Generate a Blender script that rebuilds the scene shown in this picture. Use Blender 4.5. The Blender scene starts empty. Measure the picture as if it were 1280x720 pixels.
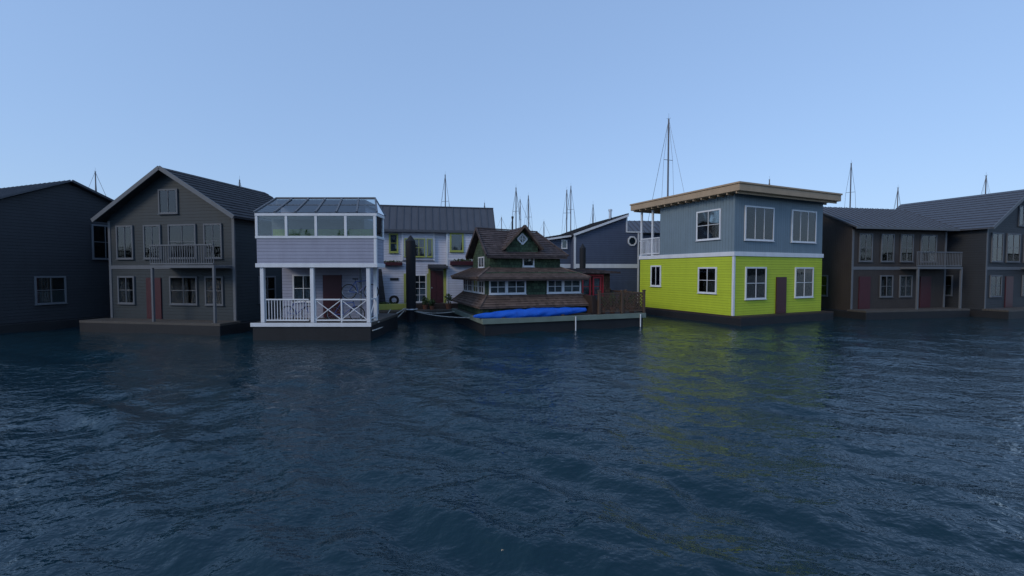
import bpy, bmesh, math, random
import numpy as np
from mathutils import Vector, Matrix
random.seed(4); rng=np.random.default_rng(7)
scene=bpy.context.scene
COL=scene.collection
ZOOM=1.0

# ------------------------------------------------------------------ materials
def newmat(name):
    m=bpy.data.materials.new(name); m.use_nodes=True
    nt=m.node_tree; return m,nt,nt.nodes['Principled BSDF']
def N(nt,t,**kw):
    n=nt.nodes.new(t)
    for k,v in kw.items(): setattr(n,k,v)
    return n
def math_(nt,op,a,b=None,c=None):
    n=N(nt,'ShaderNodeMath',operation=op)
    for i,v in enumerate((a,b,c)):
        if v is None: continue
        if isinstance(v,(int,float)): n.inputs[i].default_value=v
        else: nt.links.new(v,n.inputs[i])
    return n.outputs[0]
def noise_(nt,co,scale,detail=4,rough=.6,stretch=None):
    if stretch:
        mp=N(nt,'ShaderNodeMapping'); mp.inputs['Scale'].default_value=stretch
        nt.links.new(co,mp.inputs['Vector']); co=mp.outputs[0]
    n=N(nt,'ShaderNodeTexNoise'); n.inputs['Scale'].default_value=scale
    n.inputs['Detail'].default_value=detail; n.inputs['Roughness'].default_value=rough
    nt.links.new(co,n.inputs['Vector']); return n.outputs['Fac']
def surf(name,col,rough=.6,metal=0,var=.18,scale=1.5,bump=.003,bscale=25,lap=0,vert=0,shingle=0,cells=0,streak=.15,spec=.4):
    m,nt,b=newmat(name)
    co=N(nt,'ShaderNodeTexCoord').outputs['Object']
    f=math_(nt,'MULTIPLY_ADD',noise_(nt,co,scale,5),2*var,1-var)
    f2=math_(nt,'MULTIPLY_ADD',noise_(nt,co,scale*9,4),var,1-var*.5)
    f=math_(nt,'MULTIPLY',f,f2)
    if streak:
        s=noise_(nt,co,3.0,4,.6,(1,1,.12))
        f=math_(nt,'MULTIPLY',f,math_(nt,'MULTIPLY_ADD',s,2*streak,1-streak))
    h=math_(nt,'MULTIPLY',noise_(nt,co,bscale,4),bump)
    sx=N(nt,'ShaderNodeSeparateXYZ'); nt.links.new(co,sx.inputs[0])
    xy=math_(nt,'ADD',sx.outputs[0],sx.outputs[1])
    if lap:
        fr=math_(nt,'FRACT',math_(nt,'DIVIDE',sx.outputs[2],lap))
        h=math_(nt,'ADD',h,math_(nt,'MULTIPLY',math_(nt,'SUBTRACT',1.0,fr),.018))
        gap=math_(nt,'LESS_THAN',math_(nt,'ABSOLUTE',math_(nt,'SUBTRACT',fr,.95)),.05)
        f=math_(nt,'MULTIPLY',f,math_(nt,'MULTIPLY_ADD',gap,-.4,1.0))  # dark line at each lap paints the gap's shade into the colour
        wn=N(nt,'ShaderNodeTexWhiteNoise',noise_dimensions='1D')
        nt.links.new(math_(nt,'FLOOR',math_(nt,'DIVIDE',sx.outputs[2],lap)),wn.inputs['W'])
        f=math_(nt,'MULTIPLY',f,math_(nt,'MULTIPLY_ADD',wn.outputs['Value'],.08,.96))
    if vert:
        fr=math_(nt,'FRACT',math_(nt,'DIVIDE',xy,vert))
        gap=math_(nt,'LESS_THAN',fr,.09)
        h=math_(nt,'ADD',h,math_(nt,'MULTIPLY',gap,-.012))
        f=math_(nt,'MULTIPLY',f,math_(nt,'MULTIPLY_ADD',gap,-.35,1.0))
    if shingle:
        cx=N(nt,'ShaderNodeCombineXYZ'); nt.links.new(xy,cx.inputs[0]); nt.links.new(sx.outputs[2],cx.inputs[1])
        br=N(nt,'ShaderNodeTexBrick'); nt.links.new(cx.outputs[0],br.inputs['Vector'])
        br.inputs['Scale'].default_value=1; br.inputs['Brick Width'].default_value=shingle
        br.inputs['Row Height'].default_value=shingle*.95; br.inputs['Mortar Size'].default_value=.008
        br.inputs['Color1'].default_value=(.6,.6,.6,1); br.inputs['Color2'].default_value=(1.35,1.35,1.35,1)
        br.inputs['Mortar'].default_value=(.3,.3,.3,1)
        sc=N(nt,'ShaderNodeSeparateColor'); nt.links.new(br.outputs['Color'],sc.inputs[0])
        f=math_(nt,'MULTIPLY',f,sc.outputs[0])
        h=math_(nt,'ADD',h,math_(nt,'MULTIPLY',sc.outputs[0],.012))
    if cells:
        vm=N(nt,'ShaderNodeVectorMath',operation='SCALE'); nt.links.new(co,vm.inputs[0]); vm.inputs['Scale'].default_value=cells
        vf=N(nt,'ShaderNodeVectorMath',operation='FLOOR'); nt.links.new(vm.outputs[0],vf.inputs[0])
        wn=N(nt,'ShaderNodeTexWhiteNoise',noise_dimensions='3D'); nt.links.new(vf.outputs[0],wn.inputs['Vector'])
        f=math_(nt,'MULTIPLY',f,math_(nt,'MULTIPLY_ADD',wn.outputs['Value'],.6,.7))
        h=math_(nt,'ADD',h,math_(nt,'MULTIPLY',wn.outputs['Value'],.01))
    vs=N(nt,'ShaderNodeVectorMath',operation='SCALE'); vs.inputs[0].default_value=col[:3]
    nt.links.new(f,vs.inputs['Scale']); nt.links.new(vs.outputs[0],b.inputs['Base Color'])
    b.inputs['Roughness'].default_value=rough; b.inputs['Metallic'].default_value=metal
    b.inputs['Specular IOR Level'].default_value=spec
    bp=N(nt,'ShaderNodeBump'); bp.inputs['Distance'].default_value=1.0; bp.inputs['Strength'].default_value=.8
    nt.links.new(h,bp.inputs['Height']); nt.links.new(bp.outputs[0],b.inputs['Normal'])
    return m
def glassmat(name,tint=(.75,.82,.85)):
    m=bpy.data.materials.new(name); m.use_nodes=True; nt=m.node_tree; nt.nodes.clear()
    o=N(nt,'ShaderNodeOutputMaterial'); mx=N(nt,'ShaderNodeMixShader')
    t=N(nt,'ShaderNodeBsdfTransparent'); t.inputs[0].default_value=(*tint,1)
    g=N(nt,'ShaderNodeBsdfGlossy'); g.inputs['Roughness'].default_value=.03
    fr=N(nt,'ShaderNodeFresnel'); fr.inputs[0].default_value=1.5
    co=N(nt,'ShaderNodeTexCoord').outputs['Object']
    bp=N(nt,'ShaderNodeBump'); bp.inputs['Distance'].default_value=.006; bp.inputs['Strength'].default_value=.4
    nt.links.new(noise_(nt,co,1.5,1),bp.inputs['Height']); nt.links.new(bp.outputs[0],g.inputs['Normal'])
    f=math_(nt,'MULTIPLY_ADD',fr.outputs[0],1.0,.04)
    nt.links.new(f,mx.inputs[0]); nt.links.new(t.outputs[0],mx.inputs[1]); nt.links.new(g.outputs[0],mx.inputs[2])
    nt.links.new(mx.outputs[0],o.inputs[0]); return m

MT={}
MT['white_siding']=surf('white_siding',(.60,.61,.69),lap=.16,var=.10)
MT['white']=surf('white_paint',(.72,.73,.75),var=.12,rough=.5,streak=.12)
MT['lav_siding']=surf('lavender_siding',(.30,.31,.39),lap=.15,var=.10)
MT['ygreen']=surf('yellow_green_trim',(.36,.40,.10),var=.15)
MT['maroon']=surf('maroon_paint',(.06,.012,.018),var=.2,rough=.45)
MT['seam']=surf('standing_seam_metal',(.085,.09,.105),rough=.5,metal=.1,var=.15)
MT['black']=surf('creosote_black',(.012,.013,.017),rough=.7,var=.3,bump=.006)
MT['tarblack']=surf('float_black',(.016,.017,.02),rough=.6,var=.4,bump=.01,bscale=8)
MT['dock']=surf('dock_planks',(.09,.08,.07),vert=.16,var=.3)
MT['grn_sh']=surf('green_shingle',(.052,.085,.050),shingle=.17,var=.3,rough=.85)
MT['brn_wall']=surf('brown_shingle_wall',(.10,.055,.035),shingle=.17,var=.3,rough=.85)
MT['rf_brown']=surf('cedar_roof',(.130,.088,.070),cells=5.5,var=.3,rough=.9,bump=.008)
MT['rf_dark']=surf('weathered_roof',(.080,.060,.058),cells=5.5,var=.3,rough=.9,bump=.008)
MT['deckedge']=surf('weathered_green_timber',(.18,.22,.18),var=.25)
MT['wood']=surf('brown_timber',(.10,.062,.040),var=.3,bump=.006)
MT['dkwood']=surf('dark_timber',(.045,.03,.025),var=.3)
MT['red']=surf('red_door',(.50,.03,.045),var=.12,rough=.4)
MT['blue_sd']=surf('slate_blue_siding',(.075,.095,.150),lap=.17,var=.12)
MT['rf_slate']=surf('slate_roof',(.028,.03,.036),cells=4,var=.25,rough=.85)
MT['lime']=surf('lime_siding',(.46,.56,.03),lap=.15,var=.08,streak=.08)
MT['teal']=surf('teal_grey_siding',(.18,.24,.28),vert=.2,var=.1)
MT['tan']=surf('tan_timber',(.42,.30,.19),var=.15)
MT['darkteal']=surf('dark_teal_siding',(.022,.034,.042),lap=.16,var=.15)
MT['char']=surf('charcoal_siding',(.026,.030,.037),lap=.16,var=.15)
MT['cedar']=surf('cedar_siding',(.045,.036,.032),vert=.14,var=.25)
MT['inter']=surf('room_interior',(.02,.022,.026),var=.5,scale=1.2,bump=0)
MT['curtain']=surf('curtain_cloth',(.16,.165,.17),vert=.09,var=.2)
MT['ycurtain']=surf('yellow_blind',(.30,.40,.06),vert=.12,var=.2)
MT['glass']=glassmat('window_glass')
MT['metal']=surf('aluminium',(.55,.56,.58),rough=.35,metal=.7,var=.1)
MT['rubber']=surf('rubber',(.015,.015,.016),rough=.7,var=.2)
MT['bluepaint']=surf('bike_paint',(.03,.08,.3),rough=.3,var=.1)
MT['rope']=surf('rope_fibre',(.55,.53,.48),rough=.9,var=.2)
MT['leaf']=surf('foliage',(.05,.085,.03),rough=.6,var=.5,scale=4)
MT['terra']=surf('terracotta',(.20,.09,.06),var=.2)
MT['hull']=surf('boat_gelcoat',(.7,.7,.7),rough=.3,var=.05)
MT['mast']=surf('mast_alloy',(.15,.15,.165),rough=.5,metal=.2,var=.1)
MT['tarp']=surf('blue_tarp',(.008,.11,.58),rough=.45,var=.2,scale=3,bump=.03,bscale=9,streak=.05)
MT['far']=surf('far_trees',(.025,.04,.035),rough=.9,var=.4,scale=.1,bump=0)
MT['grey']=surf('grey_paint',(.13,.14,.155),var=.15)

# ------------------------------------------------------------------ mesh tools
def root(name,loc=(0,0,0),yaw=0):
    e=bpy.data.objects.new(name,None); e.empty_display_size=.5
    e.location=loc; e.rotation_euler=(0,0,yaw); COL.objects.link(e); return e
IDF=lambda a,o,z:(a,o,z)
class P:
    def __init__(s): s.v=[]; s.f=[]
    def add(s,vs,fs):
        k=len(s.v); s.v+= [tuple(x) for x in vs]; s.f+=[tuple(i+k for i in f) for f in fs]; return s
    def box(s,x0,x1,y0,y1,z0,z1,fr=IDF):
        vs=[fr(x,y,z) for z in (z0,z1) for x,y in ((x0,y0),(x1,y0),(x1,y1),(x0,y1))]
        return s.add(vs,[(0,3,2,1),(4,5,6,7),(0,1,5,4),(1,2,6,5),(2,3,7,6),(3,0,4,7)])
    def beam(s,p,q,w,h=None):
        h=h or w; p=Vector(p); q=Vector(q); d=(q-p).normalized()
        up=Vector((0,0,1)) if abs(d.z)<.95 else Vector((0,1,0))
        x=d.cross(up).normalized()*w/2; y=x.cross(d).normalized()*h/2
        vs=[c+sx*x+sy*y for c in (p,q) for sx,sy in ((-1,-1),(1,-1),(1,1),(-1,1))]
        return s.add(vs,[(0,3,2,1),(4,5,6,7),(0,1,5,4),(1,2,6,5),(2,3,7,6),(3,0,4,7)])
    def cyl(s,p,q,r0,r1=None,n=12):
        r1=r0 if r1 is None else r1; p=Vector(p); q=Vector(q); d=(q-p).normalized()
        up=Vector((0,0,1)) if abs(d.z)<.95 else Vector((0,1,0))
        x=d.cross(up).normalized(); y=x.cross(d).normalized()
        vs=[]
        for c,r in ((p,r0),(q,r1)):
            for i in range(n):
                t=2*math.pi*i/n; vs.append(c+x*r*math.cos(t)+y*r*math.sin(t))
        fs=[(i,(i+1)%n,n+(i+1)%n,n+i) for i in range(n)]+[tuple(range(n-1,-1,-1)),tuple(range(n,2*n))]
        return s.add(vs,fs)
    def tube(s,pts,r,n=6):
        for a,b in zip(pts[:-1],pts[1:]): s.cyl(a,b,r,r,n)
        return s
    def torus(s,c,R,r,ax='y',n=28,m=6,frac=1.0,fr=IDF):
        vs=[];c=Vector(c)
        cnt=n+1 if frac<1 else n
        for i in range(cnt):
            t=2*math.pi*frac*i/n
            for j in range(m):
                u=2*math.pi*j/m; rr=R+r*math.cos(u); w=r*math.sin(u)
                a,b=rr*math.cos(t),rr*math.sin(t)
                vs.append(c+(Vector((a,w,b)) if ax=='y' else Vector((w,a,b)) if ax=='x' else Vector((a,b,w))))
        fs=[]
        for i in range(cnt if frac>=1 else cnt-1):
            for j in range(m):
                i2=(i+1)%cnt; j2=(j+1)%m
                fs.append((i*m+j,i2*m+j,i2*m+j2,i*m+j2))
        return s.add(vs,fs)
    def prism(s,poly,o0,o1,fr=IDF):
        n=len(poly)
        vs=[fr(a,o0,z) for a,z in poly]+[fr(a,o1,z) for a,z in poly]
        return s.add(vs,[tuple(range(n)),tuple(range(2*n-1,n-1,-1))]+[(i,(i+1)%n,n+(i+1)%n,n+i) for i in range(n)])
    def roof(s,bl,br,tr,tl,n=8,h=.035,t=.07):
        bl,br,tr,tl=map(Vector,(bl,br,tr,tl))
        nr=(br-bl).cross(tl-bl)
        if nr.length<1e-6: nr=(br-bl).cross(tr-bl)
        nr.normalize()
        if nr.z<0: nr=-nr
        for i in range(n):
            t0=i/n; t1=min(1,(i+1)/n)
            a0=bl.lerp(tl,t0);b0=br.lerp(tr,t0);a1=bl.lerp(tl,t1);b1=br.lerp(tr,t1)
            s.add([a0,b0,a0+nr*h,b0+nr*h,b1+nr*.004,a1+nr*.004],[(0,1,3,2),(2,3,4,5),(0,2,5),(1,4,3)])
        s.add([bl,br,tr,tl,bl-Vector((0,0,t)),br-Vector((0,0,t)),tr-Vector((0,0,t)),tl-Vector((0,0,t))],
              [(4,5,6,7),(0,1,5,4),(1,2,6,5),(3,0,4,7)])
        return s
    def build(s,par,name,mat,bevel=0,smooth=False):
        me=bpy.data.meshes.new(name); me.from_pydata(s.v,[],s.f)
        bm=bmesh.new(); bm.from_mesh(me); bmesh.ops.recalc_face_normals(bm,faces=bm.faces); bm.to_mesh(me); bm.free()
        me.materials.append(MT[mat] if isinstance(mat,str) else mat)
        if smooth:
            me.polygons.foreach_set('use_smooth',[True]*len(me.polygons))
        o=bpy.data.objects.new(name,me); COL.objects.link(o)
        if par: o.parent=par
        if bevel:
            b=o.modifiers.new('bevel','BEVEL'); b.width=bevel; b.segments=1; b.limit_method='ANGLE'
        return o

def front(b): return lambda a,o,z:(a,b-o,z)
def left(a0): return lambda a,o,z:(a0-o,a,z)
def right(a0): return lambda a,o,z:(a0+o,a,z)

def window(R,fr,a0,a1,z0,z1,fm='white',nx=2,nz=2,fw=.07,cur=None,nm='window'):
    f=P()
    f.box(a0-fw,a0,0,.07,z0-fw,z1+fw,fr); f.box(a1,a1+fw,0,.07,z0-fw,z1+fw,fr)
    f.box(a0,a1,0,.068,z1,z1+fw,fr); f.box(a0,a1,0,.068,z0-fw,z0,fr)
    f.box(a0-fw-.03,a1+fw+.03,.0,.10,z0-fw-.03,z0-fw,fr)
    for i in range(1,nx):
        x=a0+(a1-a0)*i/nx; f.box(x-.018,x+.018,.012,.06,z0,z1,fr)
    for i in range(1,nz):
        z=z0+(z1-z0)*i/nz; f.box(a0,a1,.014,.058,z-.016,z+.016,fr)
    f.build(R,nm+'_frame',fm,.006)
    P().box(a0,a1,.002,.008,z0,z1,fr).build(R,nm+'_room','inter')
    if cur=='sides':
        w=(a1-a0)*.2; c=P().box(a0,a0+w,.012,.018,z0,z1,fr).box(a1-w*.8,a1,.012,.018,z0,z1,fr); c.build(R,nm+'_curtain','curtain')
    elif cur=='half':
        P().box(a0,a1,.012,.018,z0,z0+(z1-z0)*.45,fr).build(R,nm+'_curtain','curtain')
    elif cur=='full':
        P().box(a0,a1,.012,.018,z0+.02,z1,fr).build(R,nm+'_curtain','curtain')
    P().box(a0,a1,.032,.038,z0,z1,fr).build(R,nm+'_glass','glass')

def railing(p,p0,p1,z0,z1,sp=.12,bt=.03,rail=.06):
    p0=Vector((*p0,0)); p1=Vector((*p1,0)); L=(p1-p0).length; n=max(2,int(L/sp))
    p.beam(p0+Vector((0,0,z1)),p1+Vector((0,0,z1)),rail+.02,rail); p.beam(p0+Vector((0,0,z0+.08)),p1+Vector((0,0,z0+.08)),rail,rail)
    for i in range(n+1):
        q=p0.lerp(p1,i/n); p.beam(q+Vector((0,0,z0+.11)),q+Vector((0,0,z1-.03)),bt)

def seam_roof(R,nm,bl,br,tr,tl,mat='seam',sp=.45):
    p=P(); bl,br,tr,tl=map(Vector,(bl,br,tr,tl)); nr=(br-bl).cross(tl-bl).normalized()
    if nr.z<0: nr=-nr
    d=nr*.06
    p.add([bl,br,tr,tl,bl-d,br-d,tr-d,tl-d],[(0,1,2,3),(7,6,5,4),(0,4,5,1),(1,5,6,2),(2,6,7,3),(3,7,4,0)])
    L=(br-bl).length; n=int(L/sp)
    for i in range(n+1):
        a=bl.lerp(br,i/n)+nr*.02; b=tl.lerp(tr,i/n)+nr*.02; p.beam(a,b,.03,.05)
    return p.build(R,nm,mat)

def leafclump(p,c,r,n,s):
    for _ in range(n):
        d=Vector(rng.normal(size=3)); d.normalize(); d*=rng.random()**.4
        q=Vector(c)+Vector((d.x*r[0],d.y*r[1],d.z*r[2]))
        u=Vector(rng.normal(size=3)).normalized(); w=u.cross(Vector(rng.normal(size=3))).normalized()
        k=s*(.6+.8*rng.random()); p.add([q-u*k,q+w*k*.5,q+u*k,q-w*k*.5],[(0,1,2,3)])

def potted(name,loc,h=.6,r=.18):
    R=root(name,loc); P().cyl((0,0,0),(0,0,h*.4),r*.7,r,14).build(R,'pot','terra')
    p=P(); leafclump(p,(0,0,h*.75),(r*1.3,r*1.3,h*.4),140,.07); p.build(R,'leaves','leaf')
    q=P(); 
    for i in range(5): q.cyl((0,0,h*.3),(random.uniform(-.1,.1),random.uniform(-.1,.1),h*.8),.01,.006,5)
    q.build(R,'stems','wood')

# ------------------------------------------------------------------ water
def axis_(lo,hi,s,dt):
    t0=math.asinh(lo/s); t1=math.asinh(hi/s); return s*np.sinh(np.linspace(t0,t1,int((t1-t0)/dt)+1))
xs=axis_(-3000,3000,3.0,.0155); ys=axis_(-300,4000,3.0,.013)
X,Y=np.meshgrid(xs,ys); nxv,nyv=len(xs),len(ys)
spx=np.gradient(xs)[None,:]*np.ones_like(X); spy=np.gradient(ys)[:,None]*np.ones_like(X)
sp=np.maximum(spx,spy)
Z=np.zeros_like(X)
patch=.8+.28*np.sin(X*.21+Y*.13+1.3)*np.sin(Y*.17-X*.09+.4)+.22*np.sin(X*.47-Y*.33+2)
for i in range(72):
    lam=.28*(11.0**(rng.random()**1.15)); th=math.radians(rng.normal(66,40)); k=2*math.pi/lam
    sl=.034*(1.0 if lam<1.5 else .6); a=sl/k
    w=np.clip((lam/sp-3)/3,0,1)
    ph=k*(X*math.cos(th)+Y*math.sin(th))+rng.random()*6.28+.8*np.sin(X*.3*rng.random()+Y*.35*rng.random())
    Z+=a*w*patch*(np.sin(ph)+.25*np.sin(2*ph+1.57))
co=np.stack([X,Y,Z],-1).reshape(-1,3).astype(np.float32)
idx=np.arange(nxv*nyv).reshape(nyv,nxv)
q=np.stack([idx[:-1,:-1],idx[:-1,1:],idx[1:,1:],idx[1:,:-1]],-1).reshape(-1,4).astype(np.int32)
me=bpy.data.meshes.new('water'); me.vertices.add(len(co)); me.vertices.foreach_set('co',co.ravel())
me.loops.add(q.size); me.loops.foreach_set('vertex_index',q.ravel()); me.polygons.add(len(q))
me.polygons.foreach_set('loop_start',np.arange(0,q.size,4,dtype=np.int32)); me.polygons.foreach_set('loop_total',np.full(len(q),4,dtype=np.int32))
me.polygons.foreach_set('use_smooth',np.ones(len(q),dtype=bool)); me.update(); me.validate()
wm,nt,b=newmat('harbour_water')
b.inputs['Base Color'].default_value=(.006,.028,.040,1); b.inputs['Roughness'].default_value=.04; b.inputs['IOR'].default_value=1.34
co_=N(nt,'ShaderNodeTexCoord').outputs['Object']
h1=noise_(nt,co_,2.6,3,.55,(1,1.25,1)); h2=noise_(nt,co_,7.5,3,.55,(1,1.3,1)); h3=noise_(nt,co_,.35,2,.5)
hh=math_(nt,'ADD',math_(nt,'MULTIPLY',h1,.065),math_(nt,'MULTIPLY',h2,.016))
hh=math_(nt,'MULTIPLY',hh,math_(nt,'MULTIPLY_ADD',h3,1.4,.35))
bp=N(nt,'ShaderNodeBump'); bp.inputs['Distance'].default_value=1; bp.inputs['Strength'].default_value=1
nt.links.new(hh,bp.inputs['Height']); nt.links.new(bp.outputs[0],b.inputs['Normal'])
me.materials.append(wm); COL.objects.link(bpy.data.objects.new('water',me))

# ------------------------------------------------------------------ green float house
G=root('green_float_house',(-1.4,21,0),math.radians(20))
P().box(.12,9.2,.12,6.7,-.3,.5).build(G,'float','tarblack',.03)
p=P().box(0,9.3,0,.09,.50,.76).box(0,.09,.09,6.8,.50,.76).box(9.21,9.3,.09,6.8,.5,.76)
p.build(G,'deck_rim','deckedge',.01)
p=P()
for i in range(42):
    y=.1+i*.16
    p.box(.09,9.21,y,y+.15,.70,.765)
p.build(G,'deck_boards','dock')
p=P()
for a in (4.95,8.9): p.cyl((a,-.05,-.15),(a,-.05,.72),.03,.03,8)
p.build(G,'fender_poles','white')
P().box(.3,6.1,1.0,6.4,.768,1.32).build(G,'base_wall','grn_sh')
P().box(.645,6.15,1.5,6.3,1.25,3.0).build(G,'main_wall','grn_sh')
p=P(); e=(.05,6.3,.72,6.85); t=(.64,6.16,1.49,6.31); ze,zt=1.25,1.80
def hip(p,e,t,ze,zt,n,**k):
    E=[(e[0],e[2],ze),(e[1],e[2],ze),(e[1],e[3],ze),(e[0],e[3],ze)]
    T=[(t[0],t[2],zt),(t[1],t[2],zt),(t[1],t[3],zt),(t[0],t[3],zt)]
    for i in range(4):
        j=(i+1)%4; p.roof(E[i],E[j],T[j],T[i],n,**k)
    return E,T
E,T=hip(p,e,t,ze,zt,5); p.build(G,'skirt_roof','rf_brown')
p=P()
for a,b_ in zip(E,T): p.beam(Vector(a)+Vector((0,0,.03)),Vector(b_)+Vector((0,0,.03)),.12,.05)
q=P(); e=(-.02,6.28,.80,6.95); t=(1.15,5.36,2.59,6.01)
E,T=hip(q,e,t,2.72,3.24,9); q.build(G,'main_roof','rf_brown')
for a,b_ in zip(E,T): p.beam(Vector(a)+Vector((0,0,.03)),Vector(b_)+Vector((0,0,.03)),.12,.05)
p.build(G,'hip_caps','rf_brown')
p=P().box(0.02,6.24,.82,.86,2.56,2.65).box(.02,.06,.86,6.9,2.56,2.65).box(6.2,6.24,.86,6.9,2.56,2.65); p.build(G,'eave_fascia','dkwood')
P().box(.07,6.19,.87,6.88,2.60,2.63).build(G,'soffit','dkwood')
P().box(1.155,5.35,2.6,6.0,3.0,3.95).build(G,'upper_wall','grn_sh')
zr=5.36;ze=3.9
p=P()
fl,fr_,bk_l,bk_r=(.86,2.15,ze-.04),(5.62,2.15,ze),(.86,6.45,ze-.04),(5.62,6.45,ze)
rl,rr=(.92,4.3,zr+.10),(4.60,4.3,zr)
p.roof(fl,fr_,rr,rl,13); p.roof(bk_r,bk_l,rl,rr,13); p.roof(fr_,bk_r,rr,rr,13)
p.build(G,'upper_roof','rf_dark')
P().prism([(2.6,3.9),(6.0,3.9),(4.3,5.25)],-1.2,-1.16,lambda a,o,z:(-o,a,z)).build(G,'gable_wall','grn_sh')
p=P().beam((.82,2.12,ze-.02),(.88,4.3,zr+.12),.06,.16).beam((.82,6.48,ze-.02),(.88,4.3,zr+.12),.06,.16)
p.beam((.86,4.3,zr+.15),(4.65,4.3,zr+.05),.16,.06).beam((5.66,2.12,ze+.02),(4.60,4.3,zr+.04),.12,.05)
p.box(.88,5.58,2.17,2.21,ze-.17,ze-.07); p.build(G,'barge_boards','rf_dark')
DF=front(2.45)
P().prism([(2.05,4.0),(3.9,4.0),(3.9,4.42),(2.975,5.34),(2.05,4.42)],0,-1.8,DF).build(G,'dormer_wall','grn_sh')
p=P(); p.roof((1.85,4.3,4.26),(1.85,2.25,4.26),(2.975,2.1,5.46),(2.975,4.3,5.46),8); p.roof((4.10,2.25,4.26),(4.10,4.3,4.26),(2.975,4.3,5.46),(2.975,2.1,5.46),8)
p.build(G,'dormer_roof','rf_dark')
p=P().beam((1.82,2.20,4.24),(2.975,2.06,5.50),.05,.13).beam((4.13,2.20,4.24),(2.975,2.06,5.50),.05,.13); p.build(G,'dormer_barge','rf_brown')
c=(2.975,4.80); s=.29
p=P(); pts=[(c[0],c[1]+s),(c[0]+s,c[1]),(c[0],c[1]-s),(c[0]-s,c[1])]
for i in range(4):
    a,b_=pts[i],pts[(i+1)%4]; p.beam((a[0],2.42,a[1]),(b_[0],2.42,b_[1]),.06,.075)
p.beam((c[0],2.42,c[1]-s),(c[0],2.42,c[1]+s),.025).beam((c[0]-s,2.42,c[1]),(c[0]+s,2.42,c[1]),.025)
p.build(G,'diamond_window_frame','white'); P().prism(pts,.006,.012,DF).build(G,'diamond_room','inter'); P().prism(pts,.02,.024,DF).build(G,'diamond_glass','glass')
window(G,front(2.6),3.12,3.66,3.36,3.80,'white',1,1,.08,None,'upper_window')
F=front(1.5)
for (a0,a1) in ((.86,2.72),(4.10,5.98)):
    m1=a0+(a1-a0)*.44
    window(G,F,a0,m1-.04,1.93,2.52,'white',2,2,.085,None,'front_window')
    window(G,F,m1+.12,a1,1.93,2.52,'white',2,2,.085,'half' if a0>3 else None,'front_window')
L_=left(.645)
for b0,b1 in ((1.85,2.75),(3.0,3.9),(4.25,5.1),(5.3,6.1)): window(G,L_,b0,b1,1.93,2.52,'white',2,2,.06,None,'side_window')
window(G,left(1.155),3.6,4.6,3.3,3.8,'white',2,1,.06,None,'upper_side_window')
P().box(6.15,8.9,3.0,6.3,.77,3.0).build(G,'wing_wall','brn_wall')
p=P().roof((5.3,2.4,3.0),(9.25,2.4,2.98),(9.25,6.6,3.22),(5.3,6.6,3.22),10); p.build(G,'wing_roof','rf_dark')
F3=front(3.0)
for a0 in (6.95,7.67):
    window(G,F3,a0+.1,a0+.5,1.15,2.62,'red',1,3,.10,'full','french_door')
p=P().box(6.8,6.86,0,.09,.8,2.85,F3).box(8.34,8.40,0,.09,.8,2.85,F3).box(6.86,8.34,0,.09,2.75,2.85,F3).box(6.86,8.34,0.001,.05,.8,1.05,F3); p.build(G,'french_door_surround','red')
p=P().prism([(6.15,.77),(6.75,.77),(6.6,1.25),(6.25,1.75),(6.12,1.75)],-.35,-1.6,front(0)); p.build(G,'wood_locker','dkwood',.01)
p=P().cyl((3.25,4.75,5.0),(3.25,4.75,6.25),.045,.045,10).cyl((3.25,4.75,6.20),(3.25,4.75,6.32),.08,.06,10); p.build(G,'stove_pipe','black')
p=P()
for i in range(4): leafclump(p,(6.9+i*.62,.55,1.35+.2*(i%2)),(.22,.16,.35),90,.07)
p.build(G,'deck_shrubs','leaf')
p=P()
for i in range(4): p.cyl((6.9+i*.62,.55,.77),(6.9+i*.62,.55,1.08),.13,.18,14)
p.build(G,'deck_pots','terra')
LF=root('lattice_fence',(-1.4,21,0),math.radians(20))
p=P(); 
for a in (6.4,7.8,9.2): p.box(a-.065,a+.065,.02,.15,.77,1.98).box(a-.085,a+.085,0,.17,1.98,2.03)
for b_ in (1.8,3.5,5.2): p.box(9.14,9.27,b_-.06,b_+.06,.77,1.98)
p.build(LF,'posts','wood',.01)
p=P()
def lattice(p,x0,x1,z0,z1,mapf):
    H=z1-z0; s=.185; k=int((x1-x0+H)/s)+1
    for i in range(k+1):
        for sg in (1,-1):
            xa=x0-H+i*s; pts=[]
            a,b2=xa,xa+H; za,zb=z0,z1
            if a<x0: za=z0+(x0-a); a=x0
            if b2>x1: zb=z1-(b2-x1); b2=x1
            if b2-a<.03: continue
            if sg<0: za,zb=z1-(za-z0),z1-(zb-z0)
            o=.008*sg
            p.beam(mapf(a,o,za),mapf(b2,o,zb),.014,.036)
    p.beam(mapf(x0,0,z1+.02),mapf(x1,0,z1+.02),.06,.05); p.beam(mapf(x0,0,z0-.02),mapf(x1,0,z0-.02),.06,.05)
lattice(p,6.47,7.73,.92,1.84,lambda a,o,z:Vector((a,.085+o,z)))
lattice(p,7.87,9.13,.92,1.84,lambda a,o,z:Vector((a,.085+o,z)))
for y0,y1 in ((.16,1.74),(1.86,3.44),(3.56,5.14)): lattice(p,y0,y1,.92,1.84,lambda a,o,z:Vector((9.205+o,a,z)))
p.build(LF,'lattice_panels','wood')

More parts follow.
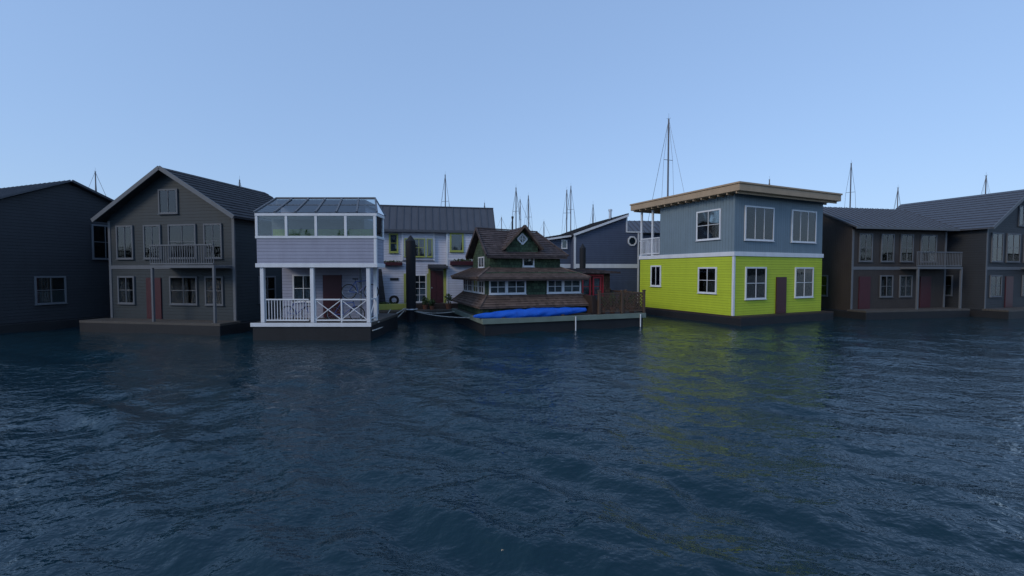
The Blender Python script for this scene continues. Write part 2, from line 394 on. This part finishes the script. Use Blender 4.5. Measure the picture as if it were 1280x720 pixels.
# kayak under blue tarp
K=root('covered_kayak',(-1.4,21,0),math.radians(20))
n=70;m=20;vs=[];fs=[];Lk=6.15
for i in range(n+1):
    t=i/n; x=-.38+t*Lk; 
    w=.33*math.sin(math.pi*min(1,t*.93))**.6 if 0<t<1 else .012
    w*= (1-.25*abs(2*t-1)); w=max(w,.02)
    cz=.82+.14*t+.05*(abs(2*t-1)**3); hh_=.05+.24*math.sin(math.pi*t**.85*.93)**.8 if 0<t<1 else .04
    for j in range(m):
        u=2*math.pi*j/m; cy,cz2=math.cos(u),math.sin(u)
        wr=1+.04*math.sin(7*t*6.28+3*u)+.05*math.sin(23*t+5*u)+.03*math.sin(61*t+2*u)
        vs.append((x,.28+w*cy*wr,cz+hh_*(cz2*(1.0 if cz2>0 else .75))*wr))
for i in range(n):
    for j in range(m): fs.append((i*m+j,(i+1)*m+j,(i+1)*m+(j+1)%m,i*m+(j+1)%m))
fs.append(tuple(range(m))); fs.append(tuple(range(n*m+m-1,n*m-1,-1)))
P().add(vs,fs).build(K,'tarp_covered_hull','tarp',0,True)
p=P()
for i in (12,24,36,48,59):
    ring=[Vector(vs[i*m+j]) for j in range(m)]; c=sum(ring,Vector())/m
    ring=[c+(v-c)*1.02 for v in ring]; p.tube(ring+[ring[0]],.008,5)
p.build(K,'tie_ropes','tarp')
P().box(1.0,1.15,.05,.5,.768,.80).box(4.2,4.35,.05,.5,.768,.84).build(K,'chocks','wood')

# ------------------------------------------------------------------ white house
W=root('white_float_house',(-8.5,29,0),math.atan2(.194,.981))
P().box(-4,4.25,0,5,.6,5.75).build(W,'main_wall','white_siding')
P().box(4.25,7.3,-.25,5,.6,5.75).build(W,'bay_wall','white_siding')
P().box(1.35,3.35,-.12,.0,3.78,5.7).build(W,'oriel_wall','white_siding')
P().box(-4.2,7.6,-2.1,5.2,-.3,.5).build(W,'float','tarblack',.02)
p=P(); 
for i in range(13): p.box(-4.2,7.6,-2.1+i*.16,-2.1+i*.16+.15,.50,.60)
p.build(W,'deck','dock')
P().box(-4,7.3,-.9,-.26,.6,.92).build(W,'entry_step','dkwood',.01)
seam_roof(W,'mansard_roof',(-4.2,-.42,5.72),(7.45,-.42,5.72),(7.45,.75,7.42),(-4.2,.75,7.42))
seam_roof(W,'back_roof',(7.45,5.3,5.72),(-4.2,5.3,5.72),(-4.2,.8,7.44),(7.45,.8,7.44))
P().prism([(-.3,5.75),(5.0,5.75),(.78,7.36)],7.28,7.33,lambda a,o,z:(o,a,z)).build(W,'gable_end','white_siding')
P().box(-4.2,7.45,-.46,-.42,5.60,5.76).box(-4.2,7.48,.70,.86,7.42,7.48).build(W,'gutter','seam')
p=P()
for a,b_ in ((1.32,-.13),(3.36,-.13)): p.box(a-.04,a+.04,b_-.01,.0,3.75,5.72)
for a in (4.22,7.30): p.box(a-.06,a+.05,-.27,-.0,.6,5.7)
p.box(-4,1.3,-.03,0,3.70,3.80).box(4.28,7.25,-.28,-.25,3.80,3.90)
p.build(W,'corner_trim','white')
F=front(0); FO=lambda a,o,z:(a,-.12-o,z); FB=lambda a,o,z:(a,-.25-o,z)
window(W,F,.56,.95,4.36,5.42,'ygreen',1,2,.10,'half')
window(W,FO,1.50,1.85,4.05,5.15,'ygreen',1,1,.06,'sides'); window(W,FO,2.03,2.72,4.05,5.15,'ygreen',2,2,.06,'sides'); window(W,FO,2.95,3.2,4.05,5.15,'ygreen',1,1,.06,'full')
window(W,FB,4.5,5.2,4.45,5.50,'ygreen',1,1,.11,'full')
window(W,F,1.62,2.78,1.05,2.75,'white',3,4,.07,'half','patio_door')
P().box(1.38,1.52,0,.08,.95,2.9,F).box(2.88,2.98,0,.08,.95,2.9,F).build(W,'patio_door_trim','ygreen')
p=P().box(3.12,3.95,0,.05,.93,3.1,F); p.build(W,'front_door','maroon')
p=P()
for z0,z1 in ((1.1,1.7),(1.85,2.9)):
    for a0 in (3.2,3.58): p.box(a0,a0+.28,.05,.065,z0,z1,F)
p.build(W,'door_panels','maroon',.008); P().cyl((3.2,-.05,1.95),(3.2,-.12,1.95),.035).build(W,'door_knob','metal')
P().box(2.98,3.10,0,.07,.93,3.22,F).box(3.97,4.15,0,.07,.93,3.22,F).build(W,'door_trim','ygreen')
p=P().prism([(0,3.50),(0,3.26),(.75,3.22),(.75,3.30)],2.95,4.24,lambda a,o,z:(o,-a,z)); p.build(W,'door_awning','rf_slate')
P().box(.0,1.3,.03,.28,3.42,3.64,F).box(4.4,6.1,.03,.28,3.45,3.72,FB).build(W,'flower_boxes','maroon',.01)
p=P(); leafclump(p,(5.2,-.42,3.78),(.8,.1,.1),160,.06); leafclump(p,(.65,-.16,3.68),(.6,.08,.07),120,.05); p.build(W,'flower_box_plants','leaf')
P().box(.5,1.05,0,.04,2.45,2.62,F).build(W,'wall_vent','grey')
p=P()
for i in range(5): p.box(.52,1.03,.04,.05,2.465+i*.03,2.48+i*.03,F)
p.build(W,'vent_louvres','black')
P().box(-.7,1.6,-1.3,-.95,.62,.98).build(W,'deck_planter','ygreen',.01)
p=P(); leafclump(p,(.2,-1.12,1.02),(.8,.14,.1),200,.06); p.build(W,'deck_planter_plants','leaf')
p=P().torus((.78,-.5,1.18),.26,.055,'y',24,8).torus((.78,-.55,1.18),.2,.04,'y',24,8); p.box(.62,.94,-.55,-.45,.92,1.0); p.build(W,'hose_coil','rubber',0,True)
p=P().prism([(-1.1,.95),(.25,.95),(.0,3.2),(-1.1,3.2)],.30,.36,F)
for i in range(9): p.box(-1.1,.05,.36,.38,1.1+i*.23,1.14+i*.23,F)
p.build(W,'slatted_screen','char')
P().box(6.0,6.9,.02,.06,.93,3.0,FB).build(W,'side_door','maroon')

def piling(name,loc,h,r):
    R=root(name,loc); P().cyl((0,0,-1),(0,0,h-.35),r,r,20).cyl((0,0,h-.35),(0,0,h),r*1.02,.03,20).build(R,'post','black')
    P().torus((0,0,.75),r+.06,.05,'z').build(R,'guide_hoop','metal')
piling('mooring_piling',(-6.1,26.75,0),5.2,.29)
piling('mooring_piling',(5.25,33,0),5.1,.23)
def rope(name,a,b_,sag,r=.028):
    a=Vector(a);b_=Vector(b_);pts=[]
    for i in range(17):
        t=i/16; q=a.lerp(b_,t); q.z-=sag*4*t*(1-t); pts.append(q)
    P().tube(pts,r,6).build(None,name,'rope',0,True)
c0=(-6.55,26.98,.78)
rope('mooring_rope',c0,(-6.25,19.7,.80),.12); rope('mooring_rope',(-6.5,27.0,.72),(-6.14,19.45,.42),.18)
rope('mooring_rope',c0,(-3.45,26.6,.62),.18); rope('mooring_rope',(-7.4,26.9,.72),(-6.12,20.2,.70),.10); rope('mooring_rope',(-6.3,27,.7),(-2.2,23.3,.6),.14)
R=root('mooring_cleat',(-6.52,27.02,.6)); P().beam((-.16,0,.14),(.16,0,.14),.05,.05).box(-.06,.06,-.03,.03,0,.14).build(R,'horn','white',.01)
potted('potted_plant',(-4.1,28.6,.6),.9,.2); potted('potted_plant',(-5.1,28.2,.6),.6,.16); potted('potted_plant',(-5.6,28.55,.6),.7,.18)

# ------------------------------------------------------------------ balcony house (left)
B=root('balcony_float_house',(0,0,0))
P().box(-11.4,-6.2,19.4,24.0,-.3,.62).build(B,'float','tarblack',.02)
P().box(-11.45,-6.18,19.36,24.0,.62,.76).build(B,'deck','dock',.01)
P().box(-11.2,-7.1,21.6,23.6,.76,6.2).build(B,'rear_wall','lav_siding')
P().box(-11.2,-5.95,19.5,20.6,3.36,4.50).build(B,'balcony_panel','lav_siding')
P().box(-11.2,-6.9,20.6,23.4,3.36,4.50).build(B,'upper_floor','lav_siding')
p=P().box(-11.26,-5.90,19.45,20.66,3.2,3.38).box(-11.25,-5.91,19.46,20.65,4.47,4.58).box(-11.25,-5.91,19.46,20.65,5.45,5.58)
for x in (-11.2,-9.9,-8.6,-7.3,-6.02): p.box(x-.045,x+.07,19.47,19.58,4.58,5.45)
p.box(-6.02,-5.93,20.5,20.62,4.58,5.45); p.box(-6.06,-5.935,19.48,19.6,3.38,4.47)
p.build(B,'balcony_trim','white',.008)
P().box(-11.15,-6.05,19.51,19.515,4.58,5.45).box(-5.98,-5.975,19.6,20.5,4.58,5.45).build(B,'sunroom_glass','glass')
P().box(-10.9,-6.3,20.3,20.36,4.58,4.95).build(B,'sunroom_bench','ycurtain')
P().box(-11.2,-6.9,20.75,23.4,4.5,5.5).build(B,'sunroom_back_wall','grey')
tl,tr=Vector((-11.2,21.2,6.5)),Vector((-6.5,21.2,6.5)); bl,br=Vector((-11.25,19.42,5.6)),Vector((-5.88,19.42,5.6)); bb=Vector((-5.88,20.68,5.6))
p=P().add([bl,br,tr,tl],[(0,1,2,3)]).add([br,bb,tr],[(0,1,2)]); p.build(B,'roof_glass',glassmat('roof_glass_mat',(.6,.68,.72)))
p=P()
for i in range(7):
    t=i/6; p.beam(bl.lerp(br,t)+Vector((0,0,.02)),tl.lerp(tr,t)+Vector((0,0,.02)),.07,.05)
p.beam(bb,tr,.05).beam(bl.lerp(tl,.5),br.lerp(tr,.5),.03)
p.beam(tl,tr,.09); p.build(B,'roof_bars','grey')
P().box(-11.2,-6.95,21.15,23.5,6.2,6.42).build(B,'flat_roof','grey')
p=P()
for x in (-11.1,-8.9,-6.42): p.box(x,x+.16,19.52,19.68,.76,3.2)
p.box(-6.42,-6.26,20.5,20.64,.76,3.2)
railing(p,(-10.9,19.6),(-9.0,19.6),.78,1.78); 
for x0,x1 in ((-8.7,-7.6),(-7.55,-6.45)):
    p.beam((x0,19.6,1.78),(x1,19.6,1.78),.08,.06).beam((x0,19.6,.86),(x1,19.6,.86),.07,.06).beam((x0,19.6,.9),(x1,19.6,1.74),.035).beam((x0,19.62,1.74),(x1,19.62,.9),.035)
    p.box(x0-.03,x0+.03,19.57,19.63,.76,1.8)
p.beam((-6.34,19.7,1.78),(-6.34,20.5,1.78),.07,.06).beam((-6.34,19.7,.9),(-6.34,20.5,.9),.06).beam((-6.34,19.7,.92),(-6.34,20.5,1.75),.035)
p.box(-11.46,-6.17,19.33,19.36,.60,.77)
p.build(B,'porch_posts_and_rail','white',.006)
window(B,front(21.6),-10.6,-9.7,1.6,2.8,'white',2,2,.07,'half'); P().box(-9.2,-8.3,21.54,21.6,.78,2.85).build(B,'porch_door','maroon')

def bicycle(name,loc,yaw,tilt=0):
    R=root(name,loc,yaw); R.rotation_euler=(0,tilt,yaw)
    p=P().torus((0,0,.34),.33,.022).torus((1.02,0,.34),.33,.022); p.build(R,'tyres','rubber',0,True)
    p=P()
    for c in (0,1.02):
        p.torus((c,0,.34),.305,.01,'y',24,4); p.cyl((c,-.04,.34),(c,.04,.34),.02)
        for i in range(12):
            t=math.pi*2*i/12; p.cyl((c,0,.34),(c+.3*math.cos(t),0,.34+.3*math.sin(t)),.003,.003,4)
    p.torus((.42,.04,.30),.09,.008,'y',20,4).beam((.42,.05,.3),(.55,.05,.2),.02).beam((.42,-.05,.3),(.29,-.05,.4),.02)
    p.build(R,'rims_and_drive','metal')
    p=P(); bb_=(.42,0,.30); st=(.30,0,.80); hd=(.86,0,.86); hb=(.90,0,.72)
    for a,b_ in ((bb_,st),(st,hd),(bb_,hb),(hd,hb),(hb,(1.02,0,.34)),(bb_,(0,0,.34)),(st,(0,0,.34))): p.cyl(a,b_,.017,.017,8)
    p.build(R,'frame','bluepaint')
    p=P().beam((.18,0,.93),(.42,0,.92),.1,.05).cyl(st,(.29,0,.9),.014).cyl(hd,(.84,0,.98),.015).cyl((.86,-.28,1.0),(.86,.28,1.0),.014); p.build(R,'saddle_and_bars','rubber')
bicycle('bicycle',(-8.05,20.0,.76),.08); bicycle('bicycle',(-7.55,20.5,1.75),.05); bicycle('bicycle',(-10.3,20.3,.76),-.1)
R=root('bicycle_rack',(-7.05,20.65,.76)); P().box(-.04,.04,-.04,.04,0,2.4).beam((0,-.02,1.32),(0,-.28,1.34),.04).beam((-.5,0,.03),(.5,0,.03),.06).beam((0,-.02,1.72),(0,-.28,1.76),.04).build(R,'stand','grey')

# ------------------------------------------------------------------ blue house
U=root('blue_float_house',(4.93,35,0),math.atan2(.208,.978))
P().prism([(0,.5),(5.49,.5),(5.49,6.2),(4.41,6.2),(4.41,7.54),(0,5.97)],0,-7,front(0)).build(U,'gable_wall','blue_sd')
P().box(-2.25,-.0,.8,7,.5,5.7).build(U,'side_wall','blue_sd')
P().box(-2.6,6.0,-1.0,7.2,-.3,.5).build(U,'float','tarblack',.02)
p=P()
p.roof((-.12,7.2,6.08),(-.12,-.2,6.08),(4.5,-.2,7.72),(4.5,7.2,7.72),16,h=.03,t=.22)
p.roof((-2.45,7.2,5.70),(-2.45,.5,5.70),(-.1,.5,6.09),(-.1,7.2,6.09),8,h=.03,t=.2)
p.build(U,'roof','rf_slate')
p=P().beam((-.15,-.22,5.90),(4.47,-.22,7.54),.05,.17).beam((-2.47,.47,5.52),(-.1,.47,5.88),.05,.14)
p.box(-.06,.10,-.03,.02,.5,5.95).box(4.36,4.47,-.035,0,6.2,7.52).box(5.40,5.53,-.03,.0,.5,6.15).box(4.47,5.58,-.06,.05,6.18,6.28)
p.box(.1,5.40,-.035,0,3.32,3.64).box(-2.25,-.06,.765,.8,3.32,3.64)
p.build(U,'white_trim','white')
oc=(4.90,5.5)
p=P()
for i in range(8):
    t0=math.pi/8+i*math.pi/4; t1=t0+math.pi/4
    p.beam((oc[0]+.36*math.cos(t0),-.04,oc[1]+.36*math.sin(t0)),(oc[0]+.36*math.cos(t1),-.04,oc[1]+.36*math.sin(t1)),.08,.11)
p.build(U,'octagon_window_frame','white')
pts=[(oc[0]+.33*math.cos(math.pi/8+i*math.pi/4),oc[1]+.33*math.sin(math.pi/8+i*math.pi/4)) for i in range(8)]
P().prism(pts,.006,.012,lambda a,o,z:(a,-o,z)).build(U,'octagon_curtain','curtain'); P().prism(pts,.03,.034,lambda a,o,z:(a,-o,z)).build(U,'octagon_glass','glass')
window(U,front(.8),-.75,-.42,4.95,5.5,'white',1,1,.08,'half')
P().cyl((3.9,2,7.2),(3.9,2,8.15),.12,.12,14).cyl((3.9,2,8.15),(3.9,2,8.3),.17,.17,14).build(U,'flue','metal')
H=root('grey_float_house',(10.6,41,0),.08)
P().box(0,7,0,5,.4,6.7).build(H,'wall','blue_sd'); P().box(-.3,7.3,-.4,5.3,-.3,.45).build(H,'float','tarblack')
seam_roof(H,'roof',(-.3,-.4,6.6),(7.3,-.4,6.6),(7.3,2.5,8.0),(-.3,2.5,8.0)); seam_roof(H,'back_roof',(7.3,5.4,6.6),(-.3,5.4,6.6),(-.3,2.55,8.02),(7.3,2.55,8.02))
window(H,front(0),.8,1.8,4.6,5.8,'white',2,2,.08,'half')

# ------------------------------------------------------------------ lime house
Lh=root('lime_float_house',(12.5,25,0),math.atan2(.414,.909))
P().box(-.12,8.3,-.6,8.2,-.3,.42).build(Lh,'float','tarblack',.02)
P().box(-.1,8.3,-.6,8.2,.42,.52).build(Lh,'deck','dkwood')
P().box(0,8,0,7.8,.52,3.9).build(Lh,'lime_wall','lime')
P().box(-.06,8.06,-.06,7.88,3.9,4.15).build(Lh,'floor_band','white',.01)
P().box(0.02,8,0.02,5.85,4.15,7.4).build(Lh,'upper_wall','teal')
P().box(-.55,8.6,-.7,8.25,7.42,7.80).build(Lh,'roof_slab','tan',.02)
P().box(-.60,8.65,-.75,8.30,7.80,7.90).build(Lh,'roof_cap','tan',.01)
p=P(); 
for i in range(15): p.box(-.5,8.5,-.5+i*.6,-.44+i*.6,7.30,7.42)
p.build(Lh,'rafters','tan')
p=P(); railing(p,(.05,5.9),(.05,7.75),4.2,5.35,.13,.035); railing(p,(.05,7.75),(7.9,7.75),4.2,5.35,.13,.035)
p.box(0,.12,7.68,7.80,4.15,7.32).box(0,.12,6.55,6.67,4.15,7.32).box(7.85,7.97,7.68,7.80,4.15,7.32)
p.box(-.02,.1,-.02,.1,.52,3.9); p.build(Lh,'rails_and_posts','white')
window(Lh,left(0),5.75,6.55,2.1,3.35,'white',2,1,.10,'full'); window(Lh,left(0),1.2,2.4,1.8,3.2,'white',2,2,.09,'half')
window(Lh,left(.02),1.0,2.6,5.0,6.6,'white',2,2,.09,'sides')
window(Lh,front(0),1.0,2.6,1.5,3.2,'white',2,2,.09,'half'); window(Lh,front(0),5.4,7.0,1.5,3.2,'white',2,2,.09,'sides')
window(Lh,front(.02),.9,3.2,4.9,6.7,'white',3,1,.09,'sides'); window(Lh,front(.02),5.0,7.2,4.9,6.7,'white',3,1,.09,None)
P().box(3.6,4.5,0,.06,.53,2.7,front(0)).build(Lh,'front_door','maroon')

# ------------------------------------------------------------------ more float homes either side
def float_home(name,loc,yaw,w,d,h,wall,trim,roofm,kind,seed):
    rs=random.Random(seed); R=root(name,loc,yaw)
    P().box(-.3,w+.3,-1.3,d+.3,-.3,.45).build(R,'float','tarblack',.02)
    p=P()
    for i in range(8): p.box(-.3,w+.3,-1.3+i*.16,-1.3+i*.16+.15,.45,.56)
    p.build(R,'deck','dock')
    P().box(0,w,0,d,.46,h).build(R,'walls',wall)
    if kind=='gable_front':
        rh=w*.3; P().prism([(0,h),(w,h),(w/2,h+rh)],0.0,-d,front(0)).build(R,'gable',wall)
        p=P(); p.roof((-.4,d+.3,h-.2),(-.4,-.45,h-.2),(w/2,-.45,h+rh+.08),(w/2,d+.3,h+rh+.08),14); p.roof((w+.4,-.45,h-.2),(w+.4,d+.3,h-.2),(w/2,d+.3,h+rh+.08),(w/2,-.45,h+rh+.08),14); p.build(R,'roof',roofm)
        P().beam((-.42,-.48,h-.24),(w/2,-.48,h+rh+.04),.05,.2).beam((w+.42,-.48,h-.24),(w/2,-.48,h+rh+.04),.05,.2).build(R,'rake_trim',trim)
        window(R,front(0),w/2-.5,w/2+.5,h+.15,h+rh*.55,trim,2,1,.08,None)
    else:
        seam_roof(R,'roof',(-.3,-.5,h-.1),(w+.3,-.5,h-.1),(w+.3,d*.45,h+1.7),(-.3,d*.45,h+1.7)); seam_roof(R,'back_roof',(w+.3,d+.4,h-.1),(-.3,d+.4,h-.1),(-.3,d*.46,h+1.72),(w+.3,d*.46,h+1.72))
        for x in (.0,w-.05): P().prism([(0,h),(d,h),(d*.455,h+1.6)],x,x+.05,lambda a,o,z:(o,a,z)).build(R,'gable',wall)
        P().box(-.3,w+.3,-.56,-.50,h-.22,h-.06).build(R,'gutter',trim)
    p=P().box(-.02,.12,-.03,.0,.56,h-.22).box(w-.12,w+.02,-.03,0,.56,h-.22).box(.12,w-.12,-.03,0,3.15,3.35); p.box(w-.12,w+.03,.0,.03,.56,h-.22)
    p.box(w*.5,w-.15,-1.1,-.03,3.2,3.32); railing(p,(w*.5,-1.05),(w-.2,-1.05),3.32,4.3,.13,.03); 
    for x in (w*.5+.05,w-.25): p.box(x,x+.1,-1.1,-1.0,.56,3.2)
    p.build(R,'trim_and_balcony',trim)
    a=.6
    while a<w-1.2:
        ww=rs.choice((.9,1.2,1.5)); 
        if a+ww>w-.5: break
        window(R,front(0),a,a+ww,3.75,h-.55,trim,2,rs.choice((1,2)),.08,rs.choice((None,'half','sides',None)))
        if rs.random()<.3: P().box(a,a+.9,0,.05,.57,2.7,front(0)).build(R,'door','maroon')
        else: window(R,front(0),a,a+ww,1.4,2.7,trim,2,2,.08,rs.choice((None,'half','sides',None)))
        a+=ww+rs.uniform(.5,1.0)
    for sd in (left(0),right(w)):
        window(R,sd,d*.25,d*.25+1.1,1.4,2.7,trim,2,2,.08,'half'); window(R,sd,d*.6,d*.6+1.1,3.8,h-.6,trim,2,2,.08,None)
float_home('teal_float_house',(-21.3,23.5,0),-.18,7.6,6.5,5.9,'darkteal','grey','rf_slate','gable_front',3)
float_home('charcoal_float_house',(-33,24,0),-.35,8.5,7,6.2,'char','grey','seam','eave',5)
float_home('cedar_float_house',(22.2,29,0),.2,7.8,7,6.0,'cedar','grey','rf_slate','eave',8)
float_home('charcoal_float_house',(31.5,29.5,0),.35,8.5,7,6.1,'char','grey','seam','gable_front',11)
float_home('slate_float_house',(-20,36,0),-.1,7.5,7,6.1,'blue_sd','white','seam','eave',21)
D=root('walkway_dock',(0,0,0))
P().box(-34,-13,27.0,29.0,-.2,.45).build(D,'dock_float','tarblack')
p=P()
for i in range(121): p.box(-34+i*.173,-34+i*.173+.16,27,29,.45,.53)
p.build(D,'planks','dock')

# ------------------------------------------------------------------ sailboats (masts behind)
def sailboat(loc,yaw,L,mh,rake=0):
    R=root('sailboat',loc,yaw); vs=[];fs=[];n=14;m=7
    for i in range(n+1):
        t=i/n; w=L*.15*(math.sin(math.pi*(.12+.88*t))**.7 if t<1 else .02); w=max(w,.03)
        zt=1.0+.3*t*t; x=-L*.45+t*L
        for j in range(m):
            u=j/(m-1); ang=math.pi*u; vs.append((x,-w*math.cos(ang),zt-(zt+.3)*math.sin(ang)**.7))
    for i in range(n):
        for j in range(m-1): fs.append((i*m+j,(i+1)*m+j,(i+1)*m+j+1,i*m+j+1))
        fs.append((i*m,i*m+m-1,(i+1)*m+m-1,(i+1)*m))
    fs.append(tuple(range(m)))
    P().add(vs,fs).build(R,'hull','hull')
    P().prism([(-L*.2,1.0),(L*.22,1.1),(L*.12,1.6),(-L*.2,1.65)],-L*.07,L*.07).build(R,'cabin','white')
    p=P().cyl((.3,0,1.0),(.3,0,mh),.095,.07,8).cyl((.3,0,2.1),(-L*.38,0,2.2),.06)
    p.cyl((.3,-.7,mh*.55),(.3,.7,mh*.55),.03).cyl((.3,-.5,mh*.78),(.3,.5,mh*.78),.025)
    p.cyl((.3,0,mh),(.3,0,mh+.5),.012,.008,5).cyl((.15,-.12,mh+.05),(.45,.12,mh+.05),.012)
    r=.016
    for s_ in (-1,1):
        p.tube([(.2,s_*L*.13,1.1),(.3,s_*.7,mh*.55),(.3,s_*.5,mh*.78),(.3,0,mh-.05)],r,4)
    p.tube([(L*.53,0,1.3),(.3,0,mh-.1)],r+.006,4); p.tube([(-L*.45,0,1.1),(.3,0,mh)],r,4)
    p.build(R,'mast_and_rigging','mast')
    P().cyl((.2,0,2.3),(-L*.36,0,2.38),.14,.1,10).build(R,'furled_sail','bluepaint')
for px,py,Yd,yaw in ((556,219,58,1.3),(644,235,60,1.2),(648,250,72,.4),(660,245,66,1.4),(708,238,62,1.45),(712,233,66,1.0),(741,256,70,1.5),(605,254,75,1.2),(625,272,85,.2),(678,277,90,.3),(836,150,42,1.9),
                     (120,215,60,1.0),(215,240,66,.5),(300,225,58,1.4),(1060,205,60,.9),(1120,235,70,1.2),(960,225,62,1.3),(30,240,70,.3),(1230,220,64,1.4)):
    sailboat(((px-640)/554*Yd,Yd,0),yaw,9+random.random()*3,3+(340-py)/554*Yd)

# far shore to the north and an unseen wooded bank added behind the camera against warm window reflections
p=P()
for i in range(190):
    x=-420+i*4.6+rng.normal()*3; y=240+rng.normal()*14
    r=3.2+2.5*rng.random(); hgt=5+4*rng.random()+3*math.sin(i*.11)
    leafclump(p,(x,y,hgt*.6),(r,r,hgt*.6),60,.9)
p.build(None,'distant_trees','far')
p=P()
for i in range(150):
    x=-260+i*3.5+rng.normal()*2; y=-95+rng.normal()*7
    r=3.5+2.0*rng.random(); hgt=9+4*rng.random()+2*math.sin(i*.13)
    leafclump(p,(x,y,hgt*.55),(r,r,hgt*.6),90,1.1)
p.build(None,'distant_trees','far')
for sg in (1,-1):
    vs=[];fs=[]
    xx=np.linspace(-900,900,120); y0=228 if sg>0 else 88
    for i,x in enumerate(xx):
        h=3.0+1.5*math.sin(x*.01)+1.2*math.sin(x*.031+1)+(3 if sg<0 else 0)
        vs+=[(x,sg*y0,-.5),(x,sg*(y0+12),h*.6),(x,sg*(y0+90),h*1.3),(x,sg*(y0+190),-1)]
        if i:
            for j in range(3): k=4*i; fs.append((k-4+j,k+j,k+j+1,k-3+j))
    P().add(vs,fs).build(None,'shore','far',0,True)

# ------------------------------------------------------------------ light, sky, camera
el,rot=math.radians(30),math.radians(-128)
w=bpy.data.worlds.new('World'); scene.world=w; w.use_nodes=True; nt=w.node_tree
bg=nt.nodes['Background']; sky=N(nt,'ShaderNodeTexSky'); sky.sky_type='NISHITA'; sky.sun_disc=False
sky.sun_elevation=el; sky.sun_rotation=rot; sky.air_density=1.25; sky.dust_density=.3; sky.ozone_density=3.0
gm=N(nt,'ShaderNodeGamma'); gm.inputs['Gamma'].default_value=.34; nt.links.new(sky.outputs[0],gm.inputs[0])
tn=N(nt,'ShaderNodeVectorMath',operation='MULTIPLY'); tn.inputs[1].default_value=(1.72,2.28,3.25); nt.links.new(gm.outputs[0],tn.inputs[0])
nt.links.new(tn.outputs[0],bg.inputs[0]); bg.inputs[1].default_value=.15
sd=Vector((math.sin(rot)*math.cos(el),math.cos(rot)*math.cos(el),math.sin(el)))
ld=bpy.data.lights.new('sun','SUN'); ld.energy=1.0; ld.angle=math.radians(18); ld.color=(1,.86,.68)
lo=bpy.data.objects.new('sun',ld); lo.rotation_euler=sd.to_track_quat('Z','Y').to_euler(); COL.objects.link(lo)
cd=bpy.data.cameras.new('camera'); cd.sensor_width=36; cd.lens=554/1280*36*ZOOM; cd.clip_end=8000; cd.clip_start=.05
cam=bpy.data.objects.new('camera',cd); cam.location=(0,0,3.0); cam.rotation_euler=(math.radians(90-2.07),0,0); COL.objects.link(cam)
scene.camera=cam
scene.view_settings.view_transform='Standard'; scene.view_settings.look='None'; scene.view_settings.exposure=0
